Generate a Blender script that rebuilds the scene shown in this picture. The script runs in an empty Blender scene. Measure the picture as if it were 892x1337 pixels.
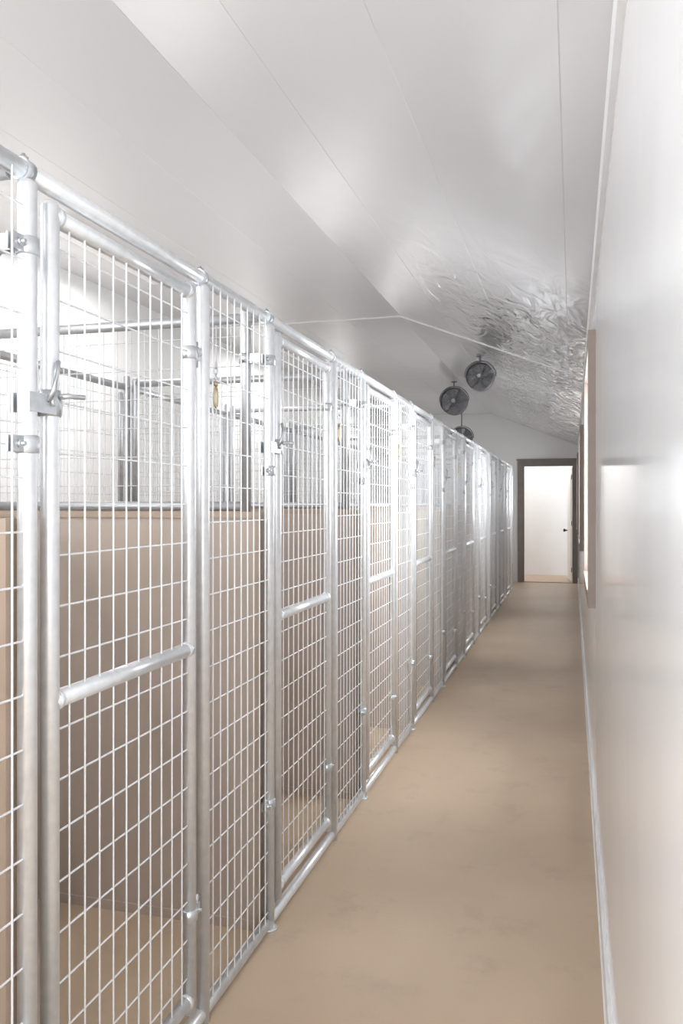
import bpy, math, random
from mathutils import Vector, Matrix
random.seed(3)
scene = bpy.context.scene
try:
    scene.view_settings.view_transform = 'Standard'
    scene.view_settings.look = 'None'
except Exception as e:
    print(e)

CAMH = 1.35
FX = -0.93          # fence plane
WX = 0.0932         # right wall face
S0 = 1.26; PER = 1.21
YF = 14.6           # far wall
YN = -3.6           # near wall
RX = -2.14          # rear fence plane
LX = -3.3           # left wall
RIDX, RIDZ = -1.394, 2.93
EAVE = 2.345

# ---------------------------------------------------------------- materials
def mat(name, col, rough=0.5, metal=0.0, bump=None, var=None, coat=0.0, spec=0.5, stretch=None, bump2=None):
    m = bpy.data.materials.new(name); m.use_nodes = True
    nt = m.node_tree; b = nt.nodes['Principled BSDF']
    b.inputs['Base Color'].default_value = (*col, 1)
    b.inputs['Roughness'].default_value = rough
    b.inputs['Metallic'].default_value = metal
    b.inputs['Specular IOR Level'].default_value = spec
    b.inputs['Coat Weight'].default_value = coat
    b.inputs['Coat Roughness'].default_value = 0.05
    tc = nt.nodes.new('ShaderNodeTexCoord')
    mp = nt.nodes.new('ShaderNodeMapping')
    nt.links.new(tc.outputs['Object'], mp.inputs['Vector'])
    if stretch: mp.inputs['Scale'].default_value = stretch
    if var:
        n = nt.nodes.new('ShaderNodeTexNoise'); n.inputs['Scale'].default_value = var[0]
        n.inputs['Detail'].default_value = 6
        nt.links.new(mp.outputs[0], n.inputs['Vector'])
        r = nt.nodes.new('ShaderNodeValToRGB')
        r.color_ramp.elements[0].position = 0.3; r.color_ramp.elements[1].position = 0.72
        k = var[1]
        r.color_ramp.elements[0].color = (col[0]*(1-k), col[1]*(1-k), col[2]*(1-k), 1)
        r.color_ramp.elements[1].color = (min(1,col[0]*(1+k)), min(1,col[1]*(1+k)), min(1,col[2]*(1+k)), 1)
        nt.links.new(n.outputs['Fac'], r.inputs['Fac'])
        nt.links.new(r.outputs['Color'], b.inputs['Base Color'])
    prev=None
    for bb in (bump,bump2):
        if not bb: continue
        n2 = nt.nodes.new('ShaderNodeTexNoise'); n2.inputs['Scale'].default_value = bb[0]
        n2.inputs['Detail'].default_value = 1
        nt.links.new(mp.outputs[0], n2.inputs['Vector'])
        bp = nt.nodes.new('ShaderNodeBump'); bp.inputs['Strength'].default_value = bb[1]
        bp.inputs['Distance'].default_value = bb[2]
        nt.links.new(n2.outputs['Fac'], bp.inputs['Height'])
        if prev: nt.links.new(prev.outputs['Normal'], bp.inputs['Normal'])
        nt.links.new(bp.outputs['Normal'], b.inputs['Normal'])
        prev=bp
    return m

def ceil_mat():
    """glossy liner panel, gently oil-canned; buckled / crinkled along the eave side of the run"""
    m = bpy.data.materials.new('ceiling_white_liner_panel'); m.use_nodes = True
    nt = m.node_tree; b = nt.nodes['Principled BSDF']; L=nt.links.new
    b.inputs['Base Color'].default_value=(0.70,0.70,0.715,1)
    b.inputs['Specular IOR Level'].default_value=0.55
    tc = nt.nodes.new('ShaderNodeTexCoord'); sp=nt.nodes.new('ShaderNodeSeparateXYZ'); L(tc.outputs['Object'],sp.inputs[0])
    def mr(inp,a,c_,lo=0,hi=1):
        n=nt.nodes.new('ShaderNodeMapRange'); n.interpolation_type='SMOOTHSTEP'
        n.inputs['From Min'].default_value=a; n.inputs['From Max'].default_value=c_
        n.inputs['To Min'].default_value=lo; n.inputs['To Max'].default_value=hi
        L(inp,n.inputs['Value']); return n.outputs['Result']
    def mul(a,c_):
        n=nt.nodes.new('ShaderNodeMath'); n.operation='MULTIPLY'; L(a,n.inputs[0]); L(c_,n.inputs[1]); return n.outputs[0]
    mask=mul(mr(sp.outputs['X'],-1.15,-0.35), mr(sp.outputs['Y'],3.2,5.6))
    L(mr(mask,0,1,0.18,0.05), b.inputs['Roughness'])
    L(mr(mask,0,1,0.0,0.40), b.inputs['Metallic'])
    n1=nt.nodes.new('ShaderNodeTexNoise'); n1.inputs['Scale'].default_value=3.0; n1.inputs['Detail'].default_value=1
    L(tc.outputs['Object'],n1.inputs['Vector'])
    b1=nt.nodes.new('ShaderNodeBump'); b1.inputs['Strength'].default_value=0.35; b1.inputs['Distance'].default_value=0.007
    L(n1.outputs['Fac'],b1.inputs['Height'])
    n2=nt.nodes.new('ShaderNodeTexNoise'); n2.inputs['Scale'].default_value=4.5; n2.inputs['Detail'].default_value=2; n2.inputs['Distortion'].default_value=1.2
    mp=nt.nodes.new('ShaderNodeMapping'); mp.inputs['Scale'].default_value=(1.6,0.6,1); L(tc.outputs['Object'],mp.inputs[0]); L(mp.outputs[0],n2.inputs['Vector'])
    b2=nt.nodes.new('ShaderNodeBump'); b2.inputs['Strength'].default_value=0.9; b2.inputs['Distance'].default_value=0.035
    L(mul(n2.outputs['Fac'],mask),b2.inputs['Height']); L(b1.outputs['Normal'],b2.inputs['Normal'])
    L(b2.outputs['Normal'],b.inputs['Normal'])
    return m
M_ceil = ceil_mat()
M_wall = mat('glossy_white_frp', (0.93,0.94,0.96), 0.10, bump=(3.5,0.14,0.006), spec=0.5)
M_wallw = mat('painted_white_wall', (0.84,0.84,0.84), 0.5, bump=(30,0.1,0.003))
M_trimw = mat('white_vinyl_trim', (0.86,0.86,0.87), 0.35, var=(8,0.02))
M_galv = mat('galvanised_steel', (0.80,0.82,0.84), 0.33, 0.6, var=(40,0.06), bump=(120,0.05,0.001))
M_galvd = mat('darker_galvanised_steel', (0.55,0.56,0.58), 0.38, 0.6, var=(40,0.08))  # darker grey steel for divider and rear pipes
M_wired = mat('darker_wire', (0.62,0.63,0.65), 0.38, 0.4, var=(60,0.05))  # greyer wire for divider and rear mesh
M_wire = mat('galvanised_wire', (0.88,0.90,0.92), 0.36, 0.3, var=(60,0.04))
M_hard = mat('zinc_hardware', (0.62,0.65,0.68), 0.3, 0.75, var=(50,0.12))
M_brass = mat('brass_snap', (0.50,0.42,0.28), 0.3, 0.9, var=(40,0.1))
M_panel = mat('taupe_divider_board', (0.53,0.445,0.385), 0.55, var=(3,0.04), bump=(60,0.05,0.002))
M_cap = mat('tan_divider_cap', (0.46,0.36,0.28), 0.5, var=(6,0.06))
M_brown = mat('brown_trim_paint', (0.23,0.195,0.175), 0.45, var=(9,0.08))
M_case = mat('window_casing_taupe', (0.27,0.215,0.185), 0.5, var=(9,0.06))
M_fan = mat('fan_grey_metal', (0.20,0.20,0.21), 0.4, 0.4, var=(20,0.1))
M_fan2 = mat('fan_blade_grey', (0.33,0.33,0.34), 0.4, 0.3, var=(20,0.1))
M_door = mat('door_white_paint', (0.85,0.83,0.81), 0.45, var=(5,0.02))
M_room = mat('warm_white_wall', (0.82,0.81,0.80), 0.6, var=(4,0.02))
M_wood = mat('wood_floor', (0.50,0.36,0.26), 0.4, var=(6,0.12), stretch=(1,8,1))
M_dark = mat('dark_knob', (0.05,0.045,0.04), 0.3, 0.8, var=(10,0.1))

def floor_mat():
    m = bpy.data.materials.new('tan_epoxy_floor'); m.use_nodes = True
    nt = m.node_tree; b = nt.nodes['Principled BSDF']
    tc = nt.nodes.new('ShaderNodeTexCoord')
    n = nt.nodes.new('ShaderNodeTexNoise'); n.inputs['Scale'].default_value = 1.6; n.inputs['Detail'].default_value = 8
    nt.links.new(tc.outputs['Object'], n.inputs['Vector'])
    r = nt.nodes.new('ShaderNodeValToRGB')
    r.color_ramp.elements[0].position = 0.3; r.color_ramp.elements[0].color = (0.55,0.42,0.30,1)
    r.color_ramp.elements[1].position = 0.7; r.color_ramp.elements[1].color = (0.61,0.475,0.345,1)
    nt.links.new(n.outputs['Fac'], r.inputs['Fac'])
    n3 = nt.nodes.new('ShaderNodeTexNoise'); n3.inputs['Scale'].default_value = 5; n3.inputs['Detail'].default_value = 10
    n3.inputs['Roughness'].default_value = 0.7
    nt.links.new(tc.outputs['Object'], n3.inputs['Vector'])
    r3 = nt.nodes.new('ShaderNodeValToRGB')
    r3.color_ramp.elements[0].position = 0.54; r3.color_ramp.elements[0].color = (0,0,0,1)
    r3.color_ramp.elements[1].position = 0.74; r3.color_ramp.elements[1].color = (0.5,0.5,0.5,1)
    nt.links.new(n3.outputs['Fac'], r3.inputs['Fac'])
    mx = nt.nodes.new('ShaderNodeMixRGB')
    nt.links.new(r3.outputs['Color'], mx.inputs['Fac'])
    nt.links.new(r.outputs['Color'], mx.inputs['Color1'])
    mx.inputs['Color2'].default_value = (0.38,0.31,0.25,1)
    nt.links.new(mx.outputs['Color'], b.inputs['Base Color'])
    b.inputs['Roughness'].default_value = 0.42
    n2 = nt.nodes.new('ShaderNodeTexNoise'); n2.inputs['Scale'].default_value = 90
    nt.links.new(tc.outputs['Object'], n2.inputs['Vector'])
    bp = nt.nodes.new('ShaderNodeBump'); bp.inputs['Strength'].default_value = 0.15; bp.inputs['Distance'].default_value = 0.003
    nt.links.new(n2.outputs['Fac'], bp.inputs['Height']); nt.links.new(bp.outputs['Normal'], b.inputs['Normal'])
    return m
M_floor = floor_mat()

def glass_mat():
    m = bpy.data.materials.new('window_glass'); m.use_nodes = True
    nt = m.node_tree; nt.nodes.remove(nt.nodes['Principled BSDF'])
    out = nt.nodes['Material Output']
    t = nt.nodes.new('ShaderNodeBsdfTransparent'); g = nt.nodes.new('ShaderNodeBsdfGlossy')
    g.inputs['Roughness'].default_value = 0.03
    mx = nt.nodes.new('ShaderNodeMixShader'); mx.inputs[0].default_value = 0.07
    nt.links.new(t.outputs[0], mx.inputs[1]); nt.links.new(g.outputs[0], mx.inputs[2])
    nt.links.new(mx.outputs[0], out.inputs['Surface'])
    return m
M_glass = glass_mat()

# ---------------------------------------------------------------- mesh builder
class MB:
    def __init__(s): s.v=[]; s.f=[]; s.m=[]; s.sm=[]; s.mats=[]
    def mi(s, m):
        if m not in s.mats: s.mats.append(m)
        return s.mats.index(m)
    def box(s, a, b, m):
        x0,y0,z0=[min(a[i],b[i]) for i in range(3)]; x1,y1,z1=[max(a[i],b[i]) for i in range(3)]
        n=len(s.v)
        s.v += [(x0,y0,z0),(x1,y0,z0),(x1,y1,z0),(x0,y1,z0),(x0,y0,z1),(x1,y0,z1),(x1,y1,z1),(x0,y1,z1)]
        for q in [(0,3,2,1),(4,5,6,7),(0,1,5,4),(1,2,6,5),(2,3,7,6),(3,0,4,7)]:
            s.f.append(tuple(n+i for i in q)); s.m.append(s.mi(m)); s.sm.append(False)
    def path(s, pts, rads, m, seg=10, closed=False, caps=True):
        pts=[Vector(p) for p in pts]; n0=len(s.v); N=len(pts); k=s.mi(m)
        up=None
        for i,p in enumerate(pts):
            if closed: t=(pts[(i+1)%N]-pts[i-1])
            elif i==0: t=pts[1]-pts[0]
            elif i==N-1: t=pts[-1]-pts[-2]
            else: t=pts[i+1]-pts[i-1]
            if t.length<1e-9: t=Vector((0,0,1))
            t.normalize()
            if up is None:
                up = Vector((0,0,1)) if abs(t.z)<0.9 else Vector((1,0,0))
            a=t.cross(up)
            if a.length<1e-4: a=t.cross(Vector((0,1,0)))
            a.normalize(); b=t.cross(a)
            r=rads[i] if isinstance(rads,(list,tuple)) else rads
            for j in range(seg):
                g=2*math.pi*j/seg
                s.v.append(tuple(p+a*math.cos(g)*r+b*math.sin(g)*r))
        R = N if closed else N-1
        for i in range(R):
            for j in range(seg):
                i2=(i+1)%N
                s.f.append((n0+i*seg+j,n0+i*seg+(j+1)%seg,n0+i2*seg+(j+1)%seg,n0+i2*seg+j)); s.m.append(k); s.sm.append(True)
        if caps and not closed:
            s.f.append(tuple(n0+j for j in range(seg))[::-1]); s.m.append(k); s.sm.append(False)
            s.f.append(tuple(n0+(N-1)*seg+j for j in range(seg))); s.m.append(k); s.sm.append(False)
    def tube(s,a,b,r,m,seg=14): s.path([a,b],r,m,seg)
    def post(s,x,y,z0,z1,r,m,dome=True):
        if dome: s.path([(x,y,z0),(x,y,z1-r*0.7),(x,y,z1-r*0.3),(x,y,z1-0.001),(x,y,z1)],[r,r,r*0.85,r*0.5,r*0.1],m,16)
        else: s.path([(x,y,z0),(x,y,z1)],r,m,16)
    def mesh(s,name):
        me=bpy.data.meshes.new(name); me.from_pydata(s.v,[],s.f)
        for m in s.mats: me.materials.append(m)
        me.polygons.foreach_set('material_index',s.m); me.polygons.foreach_set('use_smooth',s.sm)
        me.update(); return me
    def obj(s,name,loc=(0,0,0),parent=None):
        return inst(name,s.mesh(name),loc,parent)
def inst(name,me,loc=(0,0,0),parent=None):
    o=bpy.data.objects.new(name,me); o.location=loc; scene.collection.objects.link(o)
    if parent: o.parent=parent
    return o

# ---------------------------------------------------------------- shell
b=MB(); b.box((LX-0.15,YN-0.15,-0.12),(WX+0.15,YF+0.0,0),M_floor); b.obj('floor')

WINS=[(3.645,4.85),(8.0,9.2),(12.35,13.55)]
WZ0,WZ1=0.91,2.086
c=0.07
b=MB(); T=0.16
y=YN
for (a,e) in WINS:
    o0,o1=a+c,e-c
    b.box((WX,y,0),(WX+T,o0,EAVE+0.05),M_wall)
    b.box((WX,o0,0),(WX+T,o1,WZ0+c),M_wall)
    b.box((WX,o0,WZ1-c),(WX+T,o1,EAVE+0.05),M_wall)
    y=o1
b.box((WX,y,0),(WX+T,YF,EAVE+0.05),M_wall)
b.obj('wall_right')

for i,(a,e) in enumerate(WINS):
    b=MB(); P=0.031; x0,x1=WX-P,WX
    b.box((x0,a,WZ0),(x1,a+c,WZ1),M_case); b.box((x0,e-c,WZ0),(x1,e,WZ1),M_case)
    b.box((x0,a+c,WZ1-c),(x1,e-c,WZ1),M_case); b.box((x0-0.004,a+c,WZ0+c-0.02),(x1,e-c,WZ0+c),M_case); b.box((x0,a+c,WZ0),(x1,e-c,WZ0+c-0.02),M_case)
    xs0,xs1=WX+0.07,WX+0.11
    ya,yb,za,zb=a+c,e-c,WZ0+c,WZ1-c
    s_=0.04
    b.box((xs0,ya,za),(xs1,ya+s_,zb),M_trimw); b.box((xs0,yb-s_,za),(xs1,yb,zb),M_trimw)
    b.box((xs0,ya+s_,za),(xs1,yb-s_,za+s_),M_trimw); b.box((xs0,ya+s_,zb-s_),(xs1,yb-s_,zb),M_trimw)
    zm=(za+zb)/2
    b.box((xs0,ya+s_,zm-0.02),(xs1,yb-s_,zm+0.02),M_trimw)
    b.box((xs0+0.018,ya+s_,za+s_),(xs0+0.022,yb-s_,zb-s_),M_glass)
    b.obj('window_%d'%(i+1))

b=MB(); b.box((WX-0.010,YN,0),(WX,YF,0.10),M_trimw); b.box((WX-0.014,YN,0),(WX-0.010,YF,0.012),M_trimw); b.obj('baseboard_right')
b=MB(); b.box((WX-0.016,YN,EAVE-0.095),(WX,YF,EAVE-0.0),M_trimw); b.obj('trim_1')

LY0,LY1,LH=-2.9,-0.1,2.35  # unseen side opening, added to let light onto the near right wall
b=MB()
b.box((LX-0.15,YN,0),(LX,LY0,3.05),M_wallw); b.box((LX-0.15,LY0,LH),(LX,LY1,3.05),M_wallw); b.box((LX-0.15,LY1,0),(LX,YF,3.05),M_wallw)
b.obj('wall_left')
DX0,DX1,DH=-0.83,0.02,2.02
b=MB()
b.box((LX-0.15,YF,-0.12),(DX0,YF+0.15,3.1),M_wallw)
b.box((DX0,YF,DH),(DX1,YF+0.15,3.1),M_wallw)
b.box((DX1,YF,-0.12),(WX+0.16,YF+0.15,3.1),M_wallw)
b.obj('wall_back')
NX0,NX1,NH=-3.0,-0.05,2.3  # unseen opening behind the camera, added to let light in
b=MB()
b.box((LX-0.15,YN-0.15,0),(NX0,YN,3.1),M_wallw)
b.box((NX0,YN-0.15,NH),(NX1,YN,3.1),M_wallw)
b.box((NX1,YN-0.15,0),(WX+0.16,YN,3.1),M_wallw)
b.obj('wall_front')

# ceiling
sl=(RIDZ-EAVE)/(WX-RIDX)
def cz(x): return EAVE+(WX-x)*sl if x>RIDX else RIDZ
seams=[-0.03,-0.49,-0.95,RIDX,-1.86,-2.32,-2.78]
prof=[(WX+0.16,cz(WX+0.16))]
for sx in seams:
    w=0.0018
    prof+= [(sx+w,cz(sx+w)),(sx+w*0.5,cz(sx)+0.0012),(sx-w*0.5,cz(sx)+0.0012),(sx-w,cz(sx-w))]
prof.append((LX-0.15,RIDZ))
b=MB(); k=b.mi(M_ceil); n=len(prof)
ysec=[YN-0.15,YF]
for yy in ysec:
    for (px,pz) in prof: b.v.append((px,yy,pz))
for r in range(len(ysec)-1):
    for i in range(n-1):
        b.f.append((r*n+i,(r+1)*n+i,(r+1)*n+i+1,r*n+i+1)); b.m.append(k); b.sm.append(False)
N=len(b.v)
b.v+=[(WX+0.16,YN-0.15,3.15),(LX-0.15,YN-0.15,3.15),(LX-0.15,YF,3.15),(WX+0.16,YF,3.15)]
b.f.append((N,N+3,N+2,N+1)); b.m.append(k); b.sm.append(False)
b.obj('ceiling')
b=MB()
pts=[(WX-0.016,cz(WX-0.016)),(RIDX,RIDZ),(LX,RIDZ)]
for (p,q) in zip(pts[:-1],pts[1:]):
    n0=len(b.v); kk=b.mi(M_trimw)
    for (px,pz) in (p,q):
        for (yy,dz) in ((6.825,0),(6.825,-0.007),(6.85,-0.007),(6.85,0)):
            b.v.append((px,yy,pz+dz))
    for i in range(4):
        j=(i+1)%4
        b.f.append((n0+i,n0+j,n0+4+j,n0+4+i)); b.m.append(kk); b.sm.append(False)
b.obj('trim_2')

# ---------------------------------------------------------------- far door + room beyond
b=MB(); fw=0.085; yo=YF-0.022
b.box((DX0-fw,yo,0),(DX0,YF+0.0,DH+fw),M_brown)
b.box((DX0,yo,DH),(DX1,YF,DH+fw),M_brown)
b.box((DX1,yo,0),(DX1+0.055,YF,DH+fw),M_brown)
b.box((DX0-fw-0.02,yo-0.012,DH+fw),(DX1+0.06,YF,DH+fw+0.02),M_brown)
b.box((DX0,YF,0),(DX0+0.02,YF+0.15,DH),M_brown); b.box((DX1-0.02,YF,0),(DX1,YF+0.15,DH),M_brown)
b.box((DX0+0.02,YF,DH-0.02),(DX1-0.02,YF+0.15,DH),M_brown)
b.box((DX0+0.02,YF,0),(DX1-0.02,YF+0.15,0.012),M_wood)
b.obj('door_frame')
b=MB(); W=0.79
b.box((-W,0,0.0),(0,0.04,1.97),M_door)
for (z0,z1) in ((0.15,0.9),(1.05,1.82)):
    b.box((-W+0.12,-0.006,z0),(-0.12,0,z1),M_door)
b.path([(-W+0.06,0,0.86),(-W+0.06,-0.03,0.86),(-W+0.06,-0.04,0.86),(-W+0.06,-0.065,0.86),(-W+0.06,-0.075,0.86)],[0.012,0.012,0.028,0.028,0.012],M_dark,12)
b.path([(-W+0.06,0.04,0.86),(-W+0.06,0.07,0.86),(-W+0.06,0.08,0.86),(-W+0.06,0.105,0.86)],[0.012,0.012,0.028,0.02],M_dark,12)
for z in (0.2,1.0,1.8): b.box((-0.01,-0.008,z-0.04),(0.012,0.0,z+0.04),M_dark)
o=b.obj('door_1',loc=(DX1-0.035,YF+0.165,0.015)); o.rotation_euler=(0,0,math.radians(-84))
Y2=16.2
b=MB(); b.box((-2.5,YF+0.15,-0.12),(1.2,Y2,0.0),M_wood); b.obj('floor_back_room')
b=MB(); b.box((-2.6,Y2,-0.12),(1.3,Y2+0.1,2.7),M_room); b.box((-2.6,YF+0.15,-0.12),(-2.5,Y2,2.7),M_room); b.box((1.2,YF+0.15,-0.12),(1.3,Y2,2.7),M_room)
b.obj('wall_back_room')
b=MB(); b.box((-2.5,YF+0.15,2.6),(1.2,Y2,2.7),M_room); b.obj('ceiling_back_room')

# ---------------------------------------------------------------- kennel front
R=0.0175; RW=0.0021; WS=0.0505; HS=0.0955
TOPZ=1.941; BOTZ=0.022
GB,GT=0.105,1.884
def wires(b, axis, fixed, a0,a1,z0,z1,rw=None,m=None):
    rw=rw or RW; m=m or M_wire
    n=max(1,round((a1-a0)/WS)); st=(a1-a0)/n
    def P(a,z,off): return (fixed+off,a,z) if axis=='y' else (a,fixed+off,z)
    for i in range(1,n):
        a=a0+i*st; b.path([P(a,z0,0.0019),P(a,z1,0.0019)],rw,m,6,caps=False)
    z=z1-HS*0.6
    while z>z0+0.015:
        b.path([P(a0,z,-0.0019),P(a1,z,-0.0019)],rw,m,6,caps=False); z-=HS
def clamp(b,x,y,z,r=R,tab=0.05,tdir=1):
    b.path([(x,y,z-0.016),(x,y,z-0.014),(x,y,z+0.014),(x,y,z+0.016)],[r+0.001,r+0.0035,r+0.0035,r+0.001],M_hard,16)
    y1=y+tdir*(r+tab)
    b.box((x+r*0.2,y,z-0.014),(x+r*0.2+0.004,y1,z+0.014),M_hard)
    b.box((x-r*0.2-0.004,y,z-0.014),(x-r*0.2,y1,z+0.014),M_hard)
    yb=y+tdir*(r+tab*0.45)
    b.path([(x-0.016,yb,z),(x+0.02,yb,z)],0.0038,M_hard,8)
    b.path([(x+0.006,yb,z),(x+0.013,yb,z)],0.0075,M_hard,6)
    b.path([(x-0.013,yb,z),(x-0.006,yb,z)],0.0075,M_hard,6)

GL,GR=0.066,0.642; P2=0.723
def gate():
    b=MB()
    b.post(0,GL,0.07,1.91,R,M_galv); b.post(0,GR,0.07,1.91,R,M_galv)
    for z in (GT,0.985,GB): b.tube((0,GL,z),(0,GR,z),R,M_galv,16)
    for z in (GT,0.985,GB):
        for y_,d in ((GL,1),(GR,-1)):
            b.path([(0,y_+d*0.012,z),(0,y_+d*0.021,z),(0,y_+d*0.026,z)],[R+0.003,R+0.003,R],M_galv,16)
    wires(b,'y',0.004,GL,GR,GB,0.985); wires(b,'y',0.004,GL,GR,0.985,GT)
    for z in (1.73,0.316):
        clamp(b,0,GR,z,tab=0.03,tdir=1)
        b.path([(0.0,GR+R,z+0.02),(0.0,P2-R-0.004,z+0.02)],0.005,M_hard,8)
        b.path([(0.0,GR+0.04,z-0.03),(0.0,GR+0.04,z+0.035)],0.006,M_hard,8)
    z=1.535
    b.path([(0,GL,z-0.024),(0,GL,z+0.024)],R+0.003,M_hard,16)
    b.box((0.014,GL-0.085,z-0.022),(0.019,GL+0.012,z+0.012),M_hard)
    b.box((-0.026,GL-0.085,z-0.022),(-0.021,GL+0.0,z+0.012),M_hard)
    b.path([(0.018,GL-0.03,z+0.0),(0.030,GL-0.03,z+0.02),(0.032,GL-0.025,z+0.055),(0.022,GL-0.005,z+0.075)],0.005,M_hard,8)
    b.path([(0.02,GL+0.0,z+0.012),(0.034,GL+0.01,z+0.014),(0.042,GL+0.045,z+0.016)],0.0055,M_hard,8)
    b.path([(-0.028,GL-0.02,z),(0.028,GL-0.02,z)],0.0045,M_hard,8)
    b.path([(0.019,GL-0.02,z),(0.027,GL-0.02,z)],0.009,M_hard,6)
    return b
def fpanel():
    b=MB()
    b.post(0,0,0.0,1.925,R,M_galv,dome=True)
    b.post(0,P2,0.0,1.925,R,M_galv,dome=True)
    L=PER
    b.path([(0,0,0.0),(0,0,0.006)],0.026,M_galv,16)
    b.tube((-0.008,0,TOPZ),(-0.008,L,TOPZ),R,M_galv,16)
    b.tube((-0.004,0,BOTZ),(-0.004,L,BOTZ),0.018,M_galv,16)
    wires(b,'y',0.004,P2,L,BOTZ,TOPZ-0.01)
    for z in (1.805,1.455,0.4): clamp(b,0,0,z,tab=0.03,tdir=-1)
    for y_ in (0.0,P2):
        b.path([(-0.008,y_,TOPZ-0.03),(-0.008,y_,TOPZ+R+0.012)],0.004,M_hard,8)
        b.path([(-0.008,y_,TOPZ+R),(-0.008,y_,TOPZ+R+0.007)],0.009,M_hard,6)
        b.path([(-0.008,y_-0.012,TOPZ),(-0.008,y_+0.012,TOPZ)],R+0.003,M_hard,16)
    yc=P2+0.055; z=1.72
    for k2 in range(3):
        pts=[]
        for t in range(10):
            a=2*math.pi*t/10
            off=0.0045*math.cos(a); h=0.010*math.sin(a)
            pts.append((0.012+(off if k2%2 else 0), yc+(0 if k2%2 else off), z-0.016*k2+h))
        b.path(pts,0.0016,M_hard,6,closed=True)
    zz=z-0.055
    b.path([(0.012,yc,zz+0.012),(0.012,yc,zz)],0.006,M_brass,8)
    pts=[(0.012,yc+0.010*math.cos(a)*1.0,zz-0.03+0.028*math.sin(a)) for a in [2*math.pi*t/14 for t in range(14)]]
    b.path(pts,0.003,M_brass,8,closed=True)
    return b
DT=1.325
def divider():
    b=MB(); x0,x1=RX+0.03,FX-0.035
    b.box((x0,-0.02,0.0),(x1,0.02,DT-0.02),M_panel)
    b.box((x0,-0.026,DT-0.02),(x1,0.026,DT),M_cap)
    b.box((x1-0.0,-0.028,0.0),(x1+0.012,0.028,DT),M_cap)
    b.box((x0,-0.027,0.0),(x1,0.027,0.03),M_panel)
    zt=1.945; zb=DT+0.018
    xa,xb=x0+0.02,x1-0.045
    b.tube((xa,0,zt),(x1+0.0,0,zt),0.0165,M_galvd); b.tube((xa,0,zb),(xb,0,zb),0.0155,M_galvd)
    b.post(xa,0,DT,zt+0.03,R,M_galvd); b.post(xb,0,DT,zt+0.035,R,M_galvd)
    wires(b,'x',0.0,xa,xb,zb,zt,0.0018,M_wired)
    b.path([(xb,0,1.80),(xb,0,1.83)],R+0.0035,M_hard,16)
    b.box((xb,0.006,1.80),(x1+0.010,0.010,1.83),M_hard)
    b.box((xb,-0.010,1.80),(x1+0.010,-0.006,1.83),M_hard)
    return b
def rear():
    b=MB(); L=PER
    b.post(0,0,0,1.99,R,M_galvd)
    b.box((-0.015,0.018,0.0),(0.015,L-0.018,DT-0.02),M_panel)
    b.box((-0.02,0.018,DT-0.02),(0.02,L-0.018,DT),M_cap)
    b.tube((0,0,1.93),(0,L,1.93),R,M_galvd); b.tube((0,0,DT+0.018),(0,L,DT+0.018),0.015,M_galvd)
    wires(b,'y',0,0,L,DT+0.018,1.93,0.0018,M_wired)
    b.post(0,0.08,DT,1.90,0.014,M_galvd); b.post(0,L-0.06,DT,1.90,0.014,M_galvd)
    return b
NU=10
me_g=gate().mesh('gate'); me_f=fpanel().mesh('fence_panel'); me_d=divider().mesh('divider'); me_r=rear().mesh('rear_panel')
for kx in range(-1,NU):
    y0=S0+PER*kx
    e=bpy.data.objects.new('dog_kennel',None); e.location=(0,y0,0); scene.collection.objects.link(e)
    inst('gate',me_g,(FX,0,0),e); inst('fence_panel',me_f,(FX,0,0),e)
    inst('divider',me_d,(0,0,0),e); inst('rear_panel',me_r,(RX,0,0),e)
    if kx==NU-1:
        inst('end_divider',me_d,(0,PER,0),e)
        b=MB(); b.post(0,0,0,1.925,R,M_galv); b.path([(0,0,0.0),(0,0,0.006)],0.03,M_hard,16)
        for z in (1.805,1.455,0.4): clamp(b,0,0,z,tab=0.03,tdir=-1)
        b.obj('end_post',(FX,PER,0),e)

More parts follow.
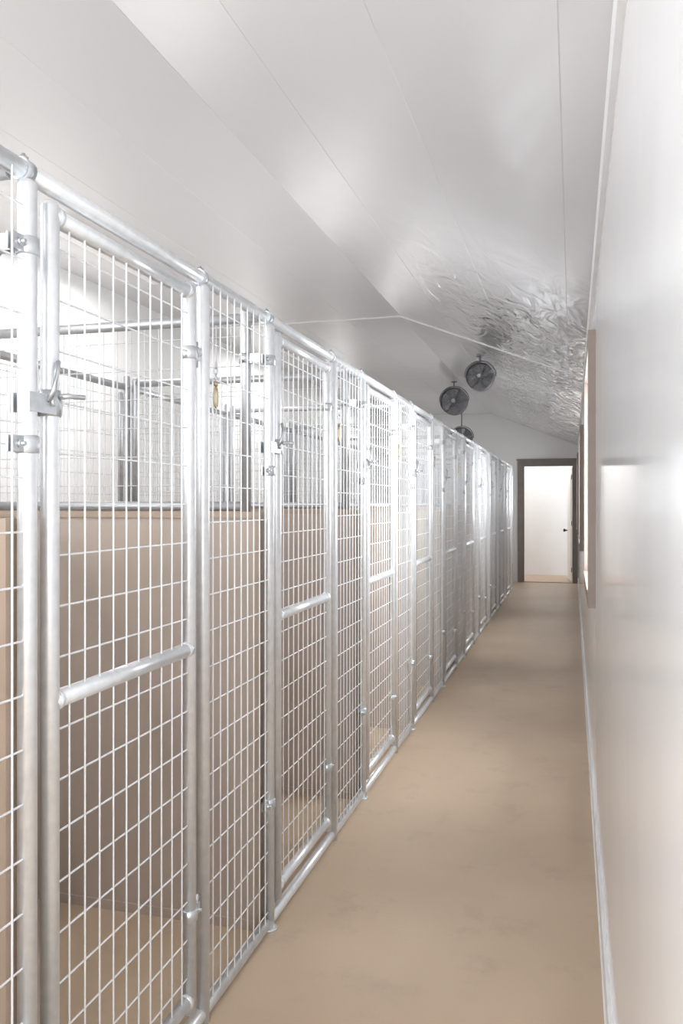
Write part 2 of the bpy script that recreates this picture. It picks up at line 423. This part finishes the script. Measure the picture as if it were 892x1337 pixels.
# ---------------------------------------------------------------- hanging fans
def fan(rad):
    b=MB(); n=36
    def ring(r,y,w,m=M_fan,seg=6):
        b.path([(r*math.cos(2*math.pi*i/n),y,r*math.sin(2*math.pi*i/n)) for i in range(n)],w,m,seg,closed=True)
    n0=len(b.v); k=b.mi(M_fan)
    for (r,y) in ((rad,-0.06),(rad,0.06),(rad*0.97,0.06),(rad*0.97,-0.06)):
        for i in range(n): b.v.append((r*math.cos(2*math.pi*i/n),y,r*math.sin(2*math.pi*i/n)))
    for q in range(4):
        for i in range(n):
            j=(i+1)%n; q2=(q+1)%4
            b.f.append((n0+q*n+i,n0+q*n+j,n0+q2*n+j,n0+q2*n+i)); b.m.append(k); b.sm.append(q in(0,2))
    for r in (1,0.83,0.66,0.49,0.32,0.18):
        yy=-0.06-0.02*(1-r); ring(rad*r,yy,0.0028); ring(rad*r,-yy,0.0028)
    for i in range(12):
        a=2*math.pi*i/12; c_,s_=math.cos(a),math.sin(a)
        for sg in (-1,1): b.path([(0.1*rad*c_,sg*0.08,0.1*rad*s_),(rad*c_,sg*0.06,rad*s_)],0.0028,M_fan,6)
    b.path([(0,-0.085,0),(0,-0.08,0),(0,-0.03,0)],[rad*0.12,rad*0.17,rad*0.17],M_fan2,20)
    b.path([(0,-0.03,0),(0,0.10,0),(0,0.12,0)],[rad*0.22,rad*0.22,rad*0.12],M_fan,20)
    b.path([(0,0.045,0),(0,0.055,0)],[rad*0.975,rad*0.975],M_fan,36)
    k=b.mi(M_fan2)
    for i in range(5):
        a=2*math.pi*i/5
        n0=len(b.v)
        for (r,w,tw) in ((0.18,0.12,0.7),(0.4,0.24,0.55),(0.7,0.34,0.42),(0.9,0.30,0.35)):
            for sgn in (-1,1):
                t=sgn*w*rad*0.5
                lx=r*rad; lz=t*math.cos(tw)+0.08*rad*r; ly=t*math.sin(tw)-0.02
                b.v.append((lx*math.cos(a)-lz*math.sin(a),ly,lx*math.sin(a)+lz*math.cos(a)))
        for q in range(3):
            b.f.append((n0+2*q,n0+2*q+1,n0+2*q+3,n0+2*q+2)); b.m.append(k); b.sm.append(True)
    pts=[(-(rad+0.015),0,0)]+[((rad+0.02)*math.cos(math.pi-a),0,(rad+0.02)*math.sin(math.pi-a)) for a in [math.pi*t/12 for t in range(1,12)]]+[((rad+0.015),0,0)]
    b.path(pts,0.006,M_fan,8)
    return b
def hang(u_X,Y,zc,rad):
    b=fan(rad); top=cz(u_X)-zc
    b.path([(0,0,rad+0.015),(0,0,top)],0.010,M_fan,10)
    b.path([(0,0,top-0.012),(0,0,top)],0.035,M_fan,16)
    return b.obj('ventilation_fan',(u_X,Y,zc))
f_=1080; th=math.radians(15.62); ct,st=math.cos(th),math.sin(th)
# fans hung below the ceiling along the run (x, y, z of hub in metres)
hang(-1.479,10.70,2.678,0.175)
hang(-0.809,7.562,2.503,0.124)
hang(-1.681,13.03,2.385,0.17)

# ---------------------------------------------------------------- lights
def area(name,loc,rot,sx,sy,power,col=(1,1,1)):
    l=bpy.data.lights.new(name,'AREA'); l.shape='RECTANGLE'; l.size=sx; l.size_y=sy; l.energy=power; l.color=col
    o=bpy.data.objects.new(name,l); o.location=loc; o.rotation_euler=rot; scene.collection.objects.link(o); return o
for i,(a,e) in enumerate(WINS):
    area('window_daylight_%d'%(i+1),(WX+0.35,(a+e)/2,1.55),(0,math.radians(90),0),1.1,1.2,(70,36,24)[i],(0.95,0.98,1))
area('added_near_end_light',((NX0+NX1)/2,YN-0.3,1.25),(math.radians(90),0,0),2.8,2.2,185,(0.95,0.98,1))  # fill light added at the unseen opening behind the camera
area('added_side_light',(LX-0.3,(LY0+LY1)/2,1.25),(0,math.radians(-90),0),2.2,2.7,120,(0.93,0.97,1))  # added light outside the invented side opening, whitens the near right wall
for i,yy in enumerate((1.0,4.6,8.2,11.8)):
    b=MB(); b.box((-0.07,-0.6,0.0),(0.07,0.6,0.05),M_trimw); b.obj('added_ceiling_lamp',(-2.75,yy,RIDZ-0.05))  # invented fixture body for the added fill lights above the rear run
    area('added_fill_light_%d'%(i+1),(-2.75,yy,RIDZ-0.06),(0,0,0),0.12,1.15,(20,26,26,20)[i],(1,0.99,0.97))  # added fill over the kennels
area('added_back_room_light',(-1.0,15.4,2.55),(0,0,0),2.6,1.2,30,(1,0.99,0.97))  # unseen broad light added to brighten the room beyond the door

w=bpy.data.worlds.new('daylight'); scene.world=w; w.use_nodes=True
bg=w.node_tree.nodes['Background']; bg.inputs['Color'].default_value=(0.88,0.94,1,1); bg.inputs['Strength'].default_value=2.2

# ---------------------------------------------------------------- camera
cam=bpy.data.cameras.new('camera'); co=bpy.data.objects.new('camera',cam); scene.collection.objects.link(co)
cam.sensor_fit='VERTICAL'; cam.sensor_height=24; cam.lens=24*f_/1337
cam.shift_y=-10.5/1337; cam.clip_start=0.02
co.location=(0,0,CAMH); co.rotation_euler=(math.radians(90),0,th)
scene.camera=co
